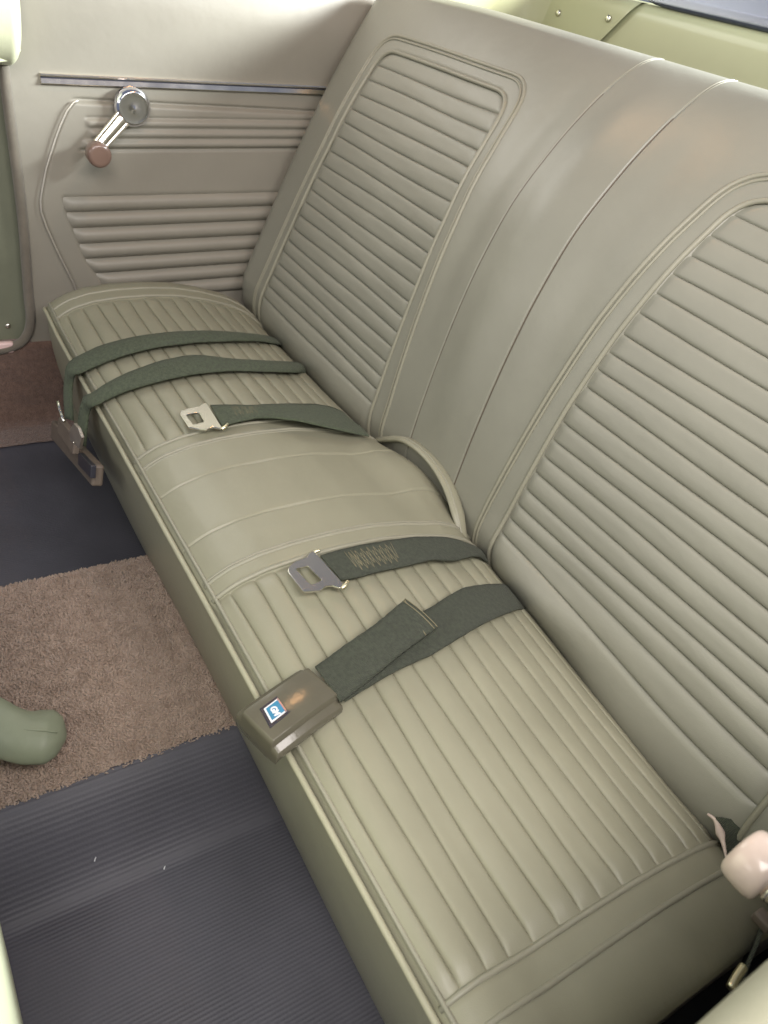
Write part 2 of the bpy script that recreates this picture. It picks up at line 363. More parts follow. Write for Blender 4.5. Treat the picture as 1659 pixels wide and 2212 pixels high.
# the side skirts
for s in (-1, 1):
    ysk = np.linspace(0, .45, 40); P = []
    for y in ysk:
        t = cush_pt(np.array([s*CW]), np.array([y]))[0]
        P.append([t, t+np.array([-s*.004, 0, -.05]), t*np.array([1, 1, 0])+np.array([-s*.01, 0, -.255])])
    grid('side_skirt', np.array(P), VINYL, cu, flip=(s > 0))
ylines = [.003]+[.019+.0242*k for k in range(17)]
for s in (-1, 1):
    for k in range(len(ylines)-1):                                 # pleats of the two cushion panels
        ya, yb = ylines[k], ylines[k+1]; t = .5-.5*np.cos(np.linspace(0, 1, 18)*np.pi)
        q = np.unique(np.r_[0, .002, .005, .009, .015, .024, np.linspace(.035, .378, 34), .389, .398, .404, .408, .411, .413]); P = np.zeros((18, len(q), 3))
        wob = rng.uniform(-.0009, .0009, 2); ph = rng.uniform(0, 6.28, 2)
        for i, tt in enumerate(t):
            x = s*(IN[0]+q)
            y = ya+(yb-ya)*tt
            yy = y+(.0012*np.sin(q*17+ya*0+1.7*k)*tt+.0012*np.sin(q*17+1.7*(k-1))*(1-tt))*(1 if k else tt)
            if k == 0: dd = (1-tt)*(yb-ya); bl = .0022*(1-abs(2*tt-1)**3)+.0028*(1-math.exp(-dd/.0011))
            else: dd = min(tt, 1-tt)*(yb-ya); bl = (.0012+.0008*min(1, k/12))*(1-abs(2*tt-1)**2.2)+.0028*(1-math.exp(-dd/.0011))
            end = ss(0, .016, q)*ss(0, .016, .413-q)
            wr = .0007*np.sin(q*42+ph[0])*(1-abs(2*tt-1))
            P[i] = cush_pt(x, yy, 0)+np.stack([0*x, 0*x, -.0042+bl*(.30+.70*end)+wr], -1)
        grid('pleat', P, VINYL, cu, flip=(s < 0))
def welt_line(x, y0, y1, n=70): y = np.linspace(y0, y1, n); return cush_pt(np.full(n, x), y, -.0006)
for s in (-1, 1):
    for x in (IN[0]-.002, OUT_[0], IN[1]+.002, OUT_[1]):
        tube('welt', welt_line(s*x, .002, .43), .0026, WELT, cu, 8)
    for x in (OUT_[0]-.0045,):
        tube('welt', welt_line(s*x, .002, .43), .0016, WELT, cu, 6)
# front piping (two beads with a dark groove between)
xx = np.linspace(-CW+.004, CW-.004, 160)
pp = np.stack([xx, front_y(xx)-.0035, cush_z(xx, 0)-.0025], -1); tube('front_piping', pp, .0031, PIPING, cu, 10)
pp2 = np.stack([xx, front_y(xx)+.0045, cush_z(xx, .005)+.0002], -1); tube('front_piping', pp2, .0022, WELT, cu, 8)
# thick rolled lip where the cushion rides up the backrest over the tunnel
lip = spline([(-.125, .350, -.020), (-.10, .347, .000), (-.055, .351, .027), (0, .352, .034), (.05, .349, .026), (.09, .343, .008), (.118, .339, -.014), (.13, .345, -.028)], 60)
lip[:, 2] -= .003; lip[:, 1] += .002
tube('rear_lip', lip, .0062*np.r_[np.linspace(.5, 1, 12), np.ones(36), np.linspace(1, .45, 12)], VINYL, cu, 16, sq=(.75, 1.6))
tube('rear_piping', lip+np.array([0, -.003, .0045]), .0014, WELT, cu, 8)

# ------------------------------------------------------------------ rear seat backrest
TH = .4106; BO = np.array([0, .3459, -.0064]); BT = np.array([0, math.sin(TH), math.cos(TH)]); BN = np.array([0, -math.cos(TH), math.sin(TH)])
prof = spline([(-.09, -.165), (-.068, -.110), (-.046, -.066), (-.020, -.030), (.008, -.010), (.041, .003), (.10, .022), (.165, .040), (.225, .054), (.285, .064), (.36, .068), (.43, .057), (.48, .043), (.52, .027), (.55, .010), (.570, -.008), (.582, -.03), (.585, -.06), (.575, -.10), (.56, -.14)], 1200)
_ps = np.r_[0, np.cumsum(np.linalg.norm(np.diff(prof, axis=0), axis=1))]; SMAX = _ps[-1]
_mono = prof[:, 0].argmax()
def v2s(v): return np.interp(v, prof[:_mono, 0], _ps[:_mono])
BW = .683
def back_pt(x, s, off=0.):
    x = np.asarray(x, float); s = np.asarray(s, float)*np.ones_like(x)
    v = np.interp(s, _ps, prof[:, 0]); h = np.interp(s, _ps, prof[:, 1])
    ax_ = np.abs(x); k = .45+.55*np.exp(-(ax_/.20)**2)-.25*ss(.50, .68, ax_); h = np.where(h > 0, h*k, h)
    nv = np.interp(s+.002, _ps, prof[:, 0])-np.interp(s-.002, _ps, prof[:, 0]); nh = np.interp(s+.002, _ps, prof[:, 1])-np.interp(s-.002, _ps, prof[:, 1])
    l = np.hypot(nv, nh); nn = (-nh/l, nv/l)
    v = v-.030*ss(.18, .50, x)*(1-ss(-.01, .07, v))
    h = h+.016*np.exp(-((x-.23)/.085)**2)*np.exp(-((v-.004)/.026)**2)+.006*np.exp(-((x+.34)/.16)**2)*np.exp(-((v-.004)/.026)**2)
    d = np.clip((np.abs(x)-(BW-.06))/.06, 0, 1); rd = .06*(1-np.sqrt(np.clip(1-d*d, 0, 1)))
    v = v - .010*ss(.35, .69, np.abs(x))*ss(.3, .6, v)        # top edge falls away to the sides
    v = v+(off-rd)*nn[0]; h = h+(off-rd)*nn[1]
    return BO+v[..., None]*BT+h[..., None]*BN+np.stack([x, 0*x, 0*x], -1)
def rounded(pts, rads, n=9):
    P = [np.array(p, float) for p in pts]; out = []
    for i in range(len(P)):
        a, b, c = P[i-1], P[i], P[(i+1) % len(P)]; r = rads[i]
        if r <= 0: out.append(b); continue
        u = (a-b)/np.linalg.norm(a-b); w_ = (c-b)/np.linalg.norm(c-b); p0 = b+u*r; p1 = b+w_*r
        for t in np.linspace(0, 1, n): out.append((1-t)**2*p0+2*t*(1-t)*b+t*t*p1)
    return np.array(out)
# outlines in (|x|, v): outer welt and inner welt
VB = -.05
OUTL = rounded([(.118, VB), (.1185, .05), (.129, .20), (.137, .30), (.150, .40), (.168, .4985), (.548, .4985), (.552, .30), (.588, VB)], [0, 0, 0, 0, 0, .052, .045, 0, 0])
INL = rounded([(.154, VB), (.1535, .05), (.158, .20), (.165, .30), (.175, .39), (.188, .4735), (.523, .4735), (.527, .30), (.562, VB)], [0, 0, 0, 0, 0, .04, .035, 0, 0])
def in_x(v):                                              # left / right ends of a pleat at height v
    P = INL; i = P[:, 1].argmax(); n = len(P); half = [k for k in range(n)]
    top = np.where(P[:, 1] > .4734)[0]; lo = P[:top[0]+1]; hi = P[top[-1]:]
    return np.interp(v, lo[:, 1], lo[:, 0]), np.interp(v, hi[::-1, 1], hi[::-1, 0])
xs = np.unique(np.r_[np.linspace(-BW, BW, 250), [f*.054/.046 for f in fine], np.linspace(-BW, -BW+.06, 26), np.linspace(BW-.06, BW, 26)])
sg = np.linspace(0, SMAX, 190); rows = []
for s_ in sg:
    v = np.interp(s_, _ps, prof[:, 0]); on = s_ < v2s(.56)
    sink = 0*xs
    if on and v < .474:
        a, b = in_x(v); sink = .007*ss(0, .006, np.abs(xs)-a)*ss(0, .006, b-np.abs(xs))
    wv = float(s_); sx = .054
    g = sum(np.exp(-((xs-q0)/.0012)**2) for q0 in (-sx, sx))*.0028*(1-ss(v2s(.53), v2s(.565), s_))
    puff = .006*np.exp(-(xs/.035)**2)*ss(v2s(.02), v2s(.2), s_)*(1-ss(v2s(.45), v2s(.57), s_))
    dip = -.004*np.exp(-((np.abs(xs)-.10)/.025)**2)*ss(v2s(.1), v2s(.3), s_)*(1-ss(v2s(.45), v2s(.55), s_))
    rows.append(back_pt(xs, s_, puff+dip-sink-g))
bk = grid('backrest', np.array(rows), VINYL_B, rs)
vl = [.4735, .447, .422, .397, .3725, .348, .324, .299, .276, .2535, .231, .2085, .186, .163, .140, .118, .095, .074, .053, .030, -.048]
for s in (-1, 1):
    for k in range(len(vl)-1):
        va, vb = vl[k+1], vl[k]; t = .5-.5*np.cos(np.linspace(0, 1, 18)*np.pi); nq = 44
        u = np.unique(np.r_[0, .005, .012, .022, .035, .06, np.linspace(.08, .92, nq-12), .94, .965, .978, .988, .995, 1]); P = np.zeros((18, len(u), 3)); ph = rng.uniform(0, 6.28, 2)
        for i, tt in enumerate(t):
            v = va+(vb-va)*tt; a, b = in_x(min(v, .4733)); x = a+(b-a)*u
            dd = min(tt, 1-tt)*(vb-va); bl = (.0009+.0021*(k/20)**2)*(1-abs(2*tt-1)**2.2)+.0026*(1-math.exp(-dd/.0011))
            if k >= len(vl)-2: bl *= 1.4
            q = (x-a); q2 = (b-x); end = ss(0, .014, q)*ss(0, .014, q2)
            wr = .0006*np.sin(x*38+ph[0])*(1-abs(2*tt-1))
            ww = .0010*(np.sin(x*15+1.3*k)*(1-tt)+np.sin(x*15+1.3*(k-1))*tt) if 0 < k else .0010*np.sin(x*15+1.3*k)*(1-tt)
            P[i] = back_pt(s*x, v2s(v+0*x)+ww, -.0042+bl*(.3+.7*end)+wr)
        o = grid('pleat', P, VINYL_B, bk, flip=(s < 0))
for s in (-1, 1):
    for nm, L_, r in (('welt', OUTL, .0027), ('welt', INL, .0030)):
        q = resample(L_, 170); tube(nm, back_pt(s*q[:, 0], v2s(q[:, 1]), .0000), r, WELT, bk, 8)
    cx = np.array([.36, .2]); q = resample(OUTL, 170); q2 = q.copy(); T = np.gradient(q, axis=0); T /= np.linalg.norm(T, axis=1)[:, None]
    q2 += np.stack([T[:, 1], -T[:, 0]], 1)*.0058
    tube('welt', back_pt(s*q2[:, 0], v2s(q2[:, 1]), .0004), .0018, WELT, bk, 6)
SEAM = mat('seam_thread', (.15, .115, .085), .8)
for s in (-1, 1):
    ss_ = np.linspace(v2s(.02), v2s(.51), 90); tube('seam_stitching', back_pt(np.full(90, s*.054), ss_, .0042*ss(v2s(.02), v2s(.2), ss_)*(1-ss(v2s(.45), v2s(.57), ss_))*np.exp(-(.054/.035)**2)*1.4-.0016), .0007, SEAM, bk, 5)
# short doubled stitch ridges over the top roll on the two centre seams
for s in (-1, 1):
    for dx in (-.0020, .0020):
        ss_ = np.linspace(v2s(.505), v2s(.57)+.02, 24); tube('seam_ridge', back_pt(np.full(24, s*.054+dx), ss_, np.linspace(-.0010, -.0001, 24)), .0008, WELT, bk, 6)

# ------------------------------------------------------------------ belts
def hitc(p, off=.0):
    d = ray(p); lo, hi = .3, 2.2; last = lo
    for t in np.linspace(.3, 2.2, 400):
        q = CAM+d*t
        if q[1] > -.05 and q[2] < float(cush_z(q[0], max(q[1], 0)))+off: hi = t; break
        last = t
    lo = last
    for _ in range(30):
        m = (lo+hi)/2; q = CAM+d*m
        if q[2] < float(cush_z(q[0], max(q[1], 0)))+off: hi = m
        else: lo = m
    return CAM+d*hi
def ribbon(name, A, B, m, parent, n=70, th=.0024, sag=None, across=9, fray=.00015):
    A = resample(A, n); B = resample(B, n)
    k = np.hanning(7); k /= k.sum()
    def sm(P): return np.stack([np.convolve(np.pad(P[:, c], 3, mode='edge'), k, 'valid') for c in range(3)], 1)
    A, B = sm(A), sm(B); t = np.linspace(0, 1, across)
    A = A+rng.normal(0, fray, (n, 1))*(A-B)/np.linalg.norm(A-B, axis=1)[:, None]; B = B+rng.normal(0, fray, (n, 1))*(B-A)/np.linalg.norm(A-B, axis=1)[:, None]
    P = A[:, None]*(1-t)[None, :, None]+B[:, None]*t[None, :, None]
    T = np.gradient(P, axis=0); S = np.gradient(P, axis=1); N = np.cross(S, T); N /= np.linalg.norm(N, axis=2)[..., None]+1e-9
    if N[n//2, across//2, 2] < 0: N = -N
    if sag is not None: P = P+N*(sag*np.sin(np.pi*t))[None, :, None]
    top = P+N*th/2; bot = P-N*th/2
    ring = np.concatenate([top, bot[:, ::-1]], 1); nc = ring.shape[1]
    V = ring.reshape(-1, 3); F = grid_faces(n, nc, wrap=True)+[tuple(range(nc))[::-1], tuple(range((n-1)*nc, n*nc))]
    return mesh(name, V, F, m, parent), P, N
def z4(a, b): return (548.6+.496*a, 822.9+.496*b)
def z3(a, b): return (.496*a, 548.6+.496*b)
def zt(a, b): return (548.6+.3638*a, 1124.6+.3638*b)
def zf(a, b): return (329+.2976*a, 823+.2976*b)
def zb(a, b): return (493.7+.1984*a, 1371.5+.1984*b)
def zh(a, b): return (54.9+.1984*a, 713+.1984*b)
def tongue(parent, outline, hole, off, tilt=(0, 0, 0)):
    O3 = np.array([hitc(p, off) for p in outline]); c = O3.mean(0)
    _, _, vt = np.linalg.svd(O3-c); nrm = vt[2]*(1 if vt[2][2] > 0 else -1)+np.array(tilt); nrm /= np.linalg.norm(nrm)
    def onp(p): d = ray(p); return CAM+d*((nrm @ (c-CAM))/(nrm @ d))
    O3 = [onp(p) for p in outline]; H3 = [onp(p) for p in hole]
    bm = bmesh.new(); lift = nrm*.0028
    def loop(Q, z): return [bm.verts.new(Vector(np.array(q)+lift*z-wloc(parent))) for q in Q]
    o1, h1 = loop(O3, 1), loop(H3, 1); o0, h0 = loop(O3, 0), loop(H3, 0)
    for oo, hh_ in ((o1, h1), (o0, h0)):
        ed = [bm.edges.new((r[i], r[(i+1) % len(r)])) for r in (oo, hh_) for i in range(len(r))]
        bmesh.ops.triangle_fill(bm, use_beauty=True, edges=ed)
    for a_, b_ in ((o1, o0), (h1, h0)):
        for i in range(len(a_)): bm.faces.new((a_[i], a_[(i+1) % len(a_)], b_[(i+1) % len(a_)], b_[i]))
    bmesh.ops.recalc_face_normals(bm, faces=bm.faces); m = bpy.data.meshes.new('latch_plate'); bm.to_mesh(m); m.materials.append(BRIGHT)
    o = bpy.data.objects.new('latch_plate', m); C.objects.link(o); o.parent = parent; bevel(o, .0007, 2, 50)
    return o, onp, nrm
def zigzag(parent, P, N, i0, i1, rows=3):
    for r in range(rows):
        pts = []
        for k in range(15):
            i = i0+(i1-i0)*k/14; a_ = int(i); j = 1 if (k % 2) == 0 else P.shape[1]-3
            pts.append(P[min(a_+r, len(P)-1), min(j+r % 2, P.shape[1]-1)]+N[a_, 2]*.0016)
        tube('stitching', resample(pts, 90), .00032, THREAD, parent, 5)
# near latch belt
b1 = thing('lap_belt', hitc((735, 1220)), 'green lap belt with flat steel latch plate lying on the seat right of centre', 'seat belt', 'lap belts on the rear seat')
out1 = [zt(*p) for p in ((200, 300), (212, 278), (240, 255), (310, 228), (325, 205), (338, 194), (355, 192), (375, 212), (440, 285), (510, 362), (527, 385), (522, 402), (505, 410), (482, 402), (465, 395), (440, 396), (420, 402), (395, 425), (300, 432), (287, 424), (210, 330), (200, 315))]
hole1 = [zt(*p) for p in ((248, 300), (256, 293), (312, 281), (322, 284), (398, 358), (396, 368), (345, 390), (334, 388))]
lp, onp, nr = tongue(b1, out1, hole1, .010, (-.09, .06, 0))
hk = spline([onp(zt(522, 402)), onp(zt(540, 394))+nr*.002, onp(zt(556, 374))+nr*.004], 14); V, F = tube_vf(hk, np.linspace(.0026, .0016, 14), 8); mesh('hook', V, F, BRASS, lp)
hk = spline([onp(zt(352, 194)), onp(zt(372, 190))+nr*.002, onp(zt(390, 190))+nr*.003], 10); V, F = tube_vf(hk, np.linspace(.0024, .0016, 10), 8); mesh('hook', V, F, BRASS, lp)
A = [hitc(zt(*p), .010) for p in ((385, 212), (490, 182), (620, 150), (800, 120))]+[hitc(zt(*p), o_) for p, o_ in (((950, 100), .012), ((1120, 98), .014), ((1220, 120), .012), ((1300, 150), .008), ((1345, 172), .004))]
Bq = [hitc(zt(*p), .009) for p in ((508, 355), (620, 336), (730, 305), (900, 270))]+[hitc(zt(*p), o_) for p, o_ in (((1060, 230), .014), ((1190, 240), .010), ((1290, 212), .014), ((1340, 212), .010), ((1390, 250), .002))]
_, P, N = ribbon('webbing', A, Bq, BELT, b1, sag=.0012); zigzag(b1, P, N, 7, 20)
# far latch belt
b2_ = thing('lap_belt', hitc((500, 900)), 'green lap belt with shiny latch plate on the far pleated panel', 'seat belt', 'lap belts on the rear seat')
out2 = [zf(*p) for p in ((203, 245), (212, 228), (265, 210), (345, 195), (358, 180), (380, 172), (403, 178), (412, 195), (498, 335), (508, 348), (495, 358), (470, 352), (445, 345), (420, 352), (395, 366), (345, 364), (268, 348), (258, 338), (205, 262))]
hole2 = [zf(*p) for p in ((250, 262), (258, 255), (328, 240), (340, 244), (374, 302), (370, 311), (305, 327), (296, 324))]
lp, onp, nr = tongue(b2_, out2, hole2, .009)
hk = spline([onp(zf(505, 350)), onp(zf(528, 344))+nr*.002, onp(zf(550, 328))+nr*.004], 12); V, F = tube_vf(hk, np.linspace(.0026, .0016, 12), 8); mesh('hook', V, F, BRASS, lp)
A = [hitc(zf(*p), .009) for p in ((412, 178), (480, 178), (560, 175), (700, 180), (850, 172))]+[hitc(zf(*p), .010) for p in ((1000, 168), (1180, 170), (1300, 190), (1380, 225), (1440, 285))]
Bq = [hitc(zf(*p), .009) for p in ((497, 325), (560, 312), (640, 292), (760, 268))]+[hitc(zf(*p), o_) for p, o_ in (((900, 268), .018), ((1050, 285), .020), ((1250, 330), .016), ((1450, 375), .012), ((1580, 402), .006))]
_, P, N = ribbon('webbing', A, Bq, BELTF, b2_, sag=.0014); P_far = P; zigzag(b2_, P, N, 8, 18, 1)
# buckle belt
bb = thing('buckle_belt', hitc((640, 1520), .01), 'green belt with square push-button buckle hanging over the front edge of the seat', 'seat belt', 'lap belts on the rear seat')
A = [hitc(z4(*p), o_) for p, o_ in (((300, 1235), .012), ((420, 1150), .010), ((560, 1080), .010), ((750, 1000), .010), ((905, 902), .014), ((1000, 888), .012), ((1080, 885), .008), ((1130, 900), .006), ((1185, 925), .002))]
Bq = [hitc(z4(*p), o_) for p, o_ in (((385, 1405), .012), ((500, 1330), .011), ((640, 1250), .011), ((780, 1190), .012), ((905, 1110), .014), ((1030, 1040), .016), ((1150, 992), .014), ((1235, 1000), .010), ((1310, 1050), .002))]
ribbon('webbing', A, Bq, BELT, bb, sag=.001)
A = [hitc(z4(*p), o_) for p, o_ in (((262, 1250), .016), ((400, 1150), .019), ((530, 1060), .021), ((660, 950), .021))]
Bq = [hitc(z4(*p), o_) for p, o_ in (((372, 1402), .016), ((470, 1330), .018), ((640, 1190), .021), ((800, 1072), .021))]
tl, P, N = ribbon('webbing_tail', A, Bq, BELT, bb, n=50, sag=.0022)
for i in (49, 47, 43): tube('stitching', resample(P[i]+N[i]*.0016, 30) if i != 43 else resample(np.stack([P[48, 0]+N[48, 0]*.0016, P[42, -1]+N[42, -1]*.0016]), 20), .00055, THREAD, tl, 5)
# the buckle itself: local frame from its four top corners
zpl = .030
c4 = [onz(zb(*p), zpl) for p in ((170, 742), (838, 285), (1222, 790), (490, 1270))]     # front-far, rear-far, rear-near, front-near
c4[0][2] -= .004; c4[3][2] -= .004
ctr = sum(c4)/4; ex = (c4[1]+c4[2]-c4[0]-c4[3]); L_ = np.linalg.norm(ex)/2; ex /= np.linalg.norm(ex)
ey = (c4[0]+c4[1]-c4[2]-c4[3]); ey -= ex*(ey @ ex); Wd = np.linalg.norm(ey)/2; ey /= np.linalg.norm(ey); ez = np.cross(ex, ey)
if ez[2] < 0: ez = -ez
def bl_(u, v, h): return ctr+ex*u*L_/2+ey*v*Wd/2+ez*h
# lower shell with flanged sides, rounded corners
def shell(name, prof, us, m):
    rows = []
    for u, sc_, dz in us:
        rows.append([bl_(u, v*sc_, h*(.55+.45*sc_)+dz) for v, h in prof])
    R_ = np.array(rows); nc = len(prof); V = R_.reshape(-1, 3)
    F = grid_faces(len(us), nc, wrap=True)+[tuple(range(nc))[::-1], tuple(range((len(us)-1)*nc, len(us)*nc))]
    return mesh(name, V, F, m, bb)
prof_b = [(-1.0, -.013), (-1.02, -.007), (-.97, -.0035), (-.74, -.001), (-.72, .0045), (-.69, .0062), (0, .0064), (.69, .0062), (.72, .0045), (.74, -.001), (.97, -.0035), (1.02, -.007), (1.0, -.013), (.5, -.016), (0, -.016), (-.5, -.016)]
us = [(-1.06, .95, -.006), (-1.045, .975, -.003), (-1.0, .995, -.001), (-.9, 1, 0), (-.4, 1, .0006), (0, 1, .001), (.4, 1, .0008), (.8, 1, 0), (.94, .995, -.0006), (1.0, .97, -.002), (1.03, .93, -.005)]
bu = shell('buckle', prof_b, us, BUCKLE); bevel(bu, .0012, 2, 30)
# push button: bezel, frame, emblem
bcu, bcv = [], []
def quad(name, corners, h0, h1, m, parent, bv=.0004):
    c_ = []
    for p in corners:
        d = ray(p); pl = ctr+ez*.0065; c_.append(CAM+d*((ez @ (pl-CAM))/(ez @ d)))
    c_ = np.array(c_)+ez*h0; V, F = prism_vf(c_, ez, h1-h0); o_ = mesh(name, V, F, m, parent, smooth=False); bevel(o_, bv, 2); return o_
cen = np.array([zb(505, 838)])[0]
def sq(f, q=((338, 808), (548, 648), (682, 842), (452, 1018))):
    Q = np.array([zb(*p) for p in q]); m_ = Q.mean(0); return [tuple(m_+(p-m_)*f) for p in Q]
quad('button', sq(1.0), -.004, .0006, BLACKP, bu); btn = bu
quad('button_frame', sq(.74), .0007, .0013, WHITE, btn)
quad('button_frame', [tuple(np.array(a_)*(1-t_)+np.array(b_)*t_) for a_, b_, t_ in ((sq(.74)[0], sq(.74)[1], .90), (sq(.74)[0], sq(.74)[1], .99), (sq(.74)[3], sq(.74)[2], .99), (sq(.74)[3], sq(.74)[2], .90))], .0014, .0018, PINKF, btn, .0001)
quad('emblem', sq(.60), .0014, .0018, BLUE, btn, .0002)
fc = bpy.data.curves.new('mark', 'FONT'); fc.body = 'GM'; fc.size = .0062; fc.align_x = 'CENTER'; fc.align_y = 'CENTER'; fc.extrude = .0002; fc.offset = .0003
fo = bpy.data.objects.new('mark_source', fc); C.objects.link(fo); dg = bpy.context.evaluated_depsgraph_get(); dg.update()
me = bpy.data.meshes.new_from_object(fo.evaluated_get(dg)); C.objects.unlink(fo); bpy.data.objects.remove(fo)
me.materials.clear(); me.materials.append(WHITE)
def onb(p, h): d = ray(p); pl = ctr+ez*(.0065+h); return CAM+d*((ez @ (pl-CAM))/(ez @ d))
mc = onb(tuple(np.mean(sq(1.0), axis=0)), .0021); ux = onb(zb(592, 858), .0021)-onb(zb(512, 738), .0021); ux /= np.linalg.norm(ux); uy = np.cross(ez, ux)
me.transform(Matrix(((ux[0], uy[0]*1.25, ez[0], 0), (ux[1], uy[1]*1.25, ez[1], 0), (ux[2], uy[2]*1.25, ez[2], 0), (0, 0, 0, 1))))
mo = bpy.data.objects.new('emblem_lettering', me); C.objects.link(mo); mo.parent = btn; mo.location = Vector(mc-wloc(btn))
# the two straps round the far end with their hanging buckle
fs = []
for nm, up, lo, dn_a, dn_b, lab in (
    ('strap', ((1262, 392), (1215, 372), (1120, 352), (1000, 340), (900, 335), (750, 341), (650, 352), (560, 367), (430, 402), (345, 445)), ((1285, 420), (1215, 392), (1130, 378), (1000, 378), (850, 384), (680, 405), (540, 440), (400, 495), (330, 530)),
     ((455, 350), (440, 480), (425, 620), (430, 800), (440, 960)), ((535, 470), (508, 600), (502, 720), (512, 860), (522, 1010)), 'sage green belt strap round the far end of the seat, nearest the side panel'),
    ('strap', ((1425, 545), (1345, 490), (1290, 472), (1150, 466), (1000, 458), (900, 444), (830, 441), (700, 466), (560, 516), (450, 572), (395, 615)), ((1450, 585), (1390, 535), (1300, 515), (1200, 512), (1000, 507), (850, 521), (720, 547), (560, 592), (460, 637), (405, 665)),
     ((640, 700), (610, 800), (585, 920), (575, 1050), (570, 1200)), ((715, 850), (688, 900), (675, 1000), (668, 1120), (650, 1310)), 'sage green belt strap beside the latch belt, wrapping down over the seat front edge')):
    t_ = thing('belt_strap', hitc(z3(*up[len(up)//2])), lab, 'seat belt', 'straps looped round the far end of the seat')
    n_ = len(up)
    A = [hitc(z3(*p), .003+.007*min(1, i/2)) for i, p in enumerate(up)]
    Bq = [hitc(z3(*p), .003+.007*min(1, i/2)) for i, p in enumerate(lo)]
    ribbon('webbing', A+[ony(zh(*dn_a[0]), -.012)]+[ony(zh(*p), -.013-.003*i) for i, p in enumerate(dn_a[1:])], Bq+[ony(zh(*dn_b[0]), -.012)]+[ony(zh(*p), -.013-.003*i) for i, p in enumerate(dn_b[1:])], BELTF, t_, n=110, sag=.0045)
hb = thing('hanging_buckle', ony(zh(520, 1280), -.03), 'dull brown buckle dangling from straps below the far front edge', 'buckle')
def slab(name, p0, p1, yd, hw, ht, m, parent, bv):
    a_, b_ = ony(zh(*p0), yd), ony(zh(*p1), yd); e1_ = (b_-a_); l_ = np.linalg.norm(e1_); e1_ /= l_; e3_ = np.array([0.15, -1.0, .25]); e3_ -= e1_*(e3_ @ e1_); e3_ /= np.linalg.norm(e3_); e2_ = np.cross(e3_, e1_)
    V, F = box_vf((a_+b_)/2, e1_, e2_, e3_, l_/2, hw, ht); return bevel(mesh(name, V, F, m, parent, smooth=False), bv, 3)
hbb = slab('buckle_case', (330, 1080), (790, 1590), -.030, .0145, .0075, OLDPL, hb, .0035)
slab('push_button', (600, 1400), (740, 1545), -.038, .0085, .0035, BLACKP, hb, .0012)
slab('buckle_cover', (385, 1030), (560, 1270), -.041, .0115, .0045, OLDPL, hb, .002)
V, F = prism_vf([ony(zh(*p), -.052) for p in ((515, 1080), (560, 1012), (605, 1060), (645, 1165), (622, 1290), (520, 1200))], (0, -1, 0), .004); bevel(mesh('latch_plate', V, F, mat('dull_plate', (.42, .38, .33), .45, .8, var=.1, vscale=60), hb, smooth=False), .001)
tube('metal_pin', [ony(zh(*p), -.046) for p in ((352, 775), (372, 860), (395, 930), (420, 995))], .0022, BRIGHT, hb, 8)
V, F = lathe_vf([(.0016, 0), (.0012, .001), (0, .0014)], ony(zh(530, 1225), -.057), (0, -1, 0), 10); mesh('rivet', V, F, CHROME, hb)

# ------------------------------------------------------------------ window cranks
def crank(hub, knob, s, label, kmat):
    """s = +1 points away from the far wall (+x), -1 from the near wall"""
    t = thing('window_crank', hub, label, 'window crank'); hub = np.array(hub); ax = np.array([s, 0, 0.])
    V, F = lathe_vf([(.0285, -.004), (.0285, .003), (.027, .007), (.0235, .0110), (.0222, .0116), (.0215, .0112), (.0012, .0175), (0, .0176)], hub+ax*.012, ax, 48); mesh('hub', V, F, mat('spun_chrome', (.78, .78, .82), .16, 1.0, aniso=.6), t)
    V, F = lathe_vf([(.021, 0), (.018, .012)], hub-ax*.004, ax, 32); mesh('escutcheon', V, F, BLACKP, t)
    k = np.array(knob); base = k-ax*.024
    c_ = spline([hub+ax*.015, hub*.72+k*.28+ax*(.019-.28*(k-hub)[0]*s), hub*.4+k*.6+ax*(.024-.6*(k-hub)[0]*s), np.array([hub[0]+s*.030, k[1], k[2]])], 26)
    T = np.gradient(c_, axis=0); T /= np.linalg.norm(T, axis=1)[:, None]; S = np.cross(T, ax); S /= np.linalg.norm(S, axis=1)[:, None]
    pr_ = [(-1, -.003), (-1, .001), (-.80, .0035), (-.62, .0015), (-.45, .0015), (-.28, .004), (0, .0045), (.28, .004), (.45, .0015), (.62, .0015), (.80, .0035), (1, .001), (1, -.003)]
    wd = np.interp(np.linspace(0, 1, 26), [0, .3, 1], [.0135, .0130, .0105])
    P = np.array([[c_[i]+S[i]*a_*wd[i]+ax*h for a_, h in pr_] for i in range(26)]); V = P.reshape(-1, 3); F = grid_faces(26, len(pr_), wrap=True)+[tuple(range(len(pr_))), tuple(range(25*len(pr_), 26*len(pr_)))]
    mesh('arm', V, F, CHROME, t, smooth=True)
    V, F = lathe_vf([(.009, 0), (.0115, .003), (.0115, .006), (.008, .009)], np.array([hub[0]+s*.030, k[1], k[2]]), ax, 28); mesh('knob_collar', V, F, CHROME, t)
    V, F = lathe_vf([(.0095, 0), (.0150, .0006), (.0172, .0020), (.0182, .005), (.0186, .010), (.0186, .016), (.0182, .0195), (.0170, .0222), (.0150, .0236), (.0120, .0242), (.0119, .0242), (.006, .0244), (0, .0244)], np.array([hub[0]+s*.037, k[1], k[2]]), ax, 36); mesh('knob', V, F, kmat, t)
    return t
hubp = onx((287, 232), W+.020); hubp[0] = W+.004; kp = onx((213, 334), W+.055)
crank(hubp, kp, 1, 'chrome window crank with brown knob on the far side panel', KNOB)
NW = .672
kn = onx((1597, 1828), .5960); crank((NW-.0146, kn[1]+.060, kn[2]+.050), (NW-.06, kn[1], kn[2]), -1, 'window crank with knob, light painted into its pale pink colour, at the right edge of the picture', KNOBN)

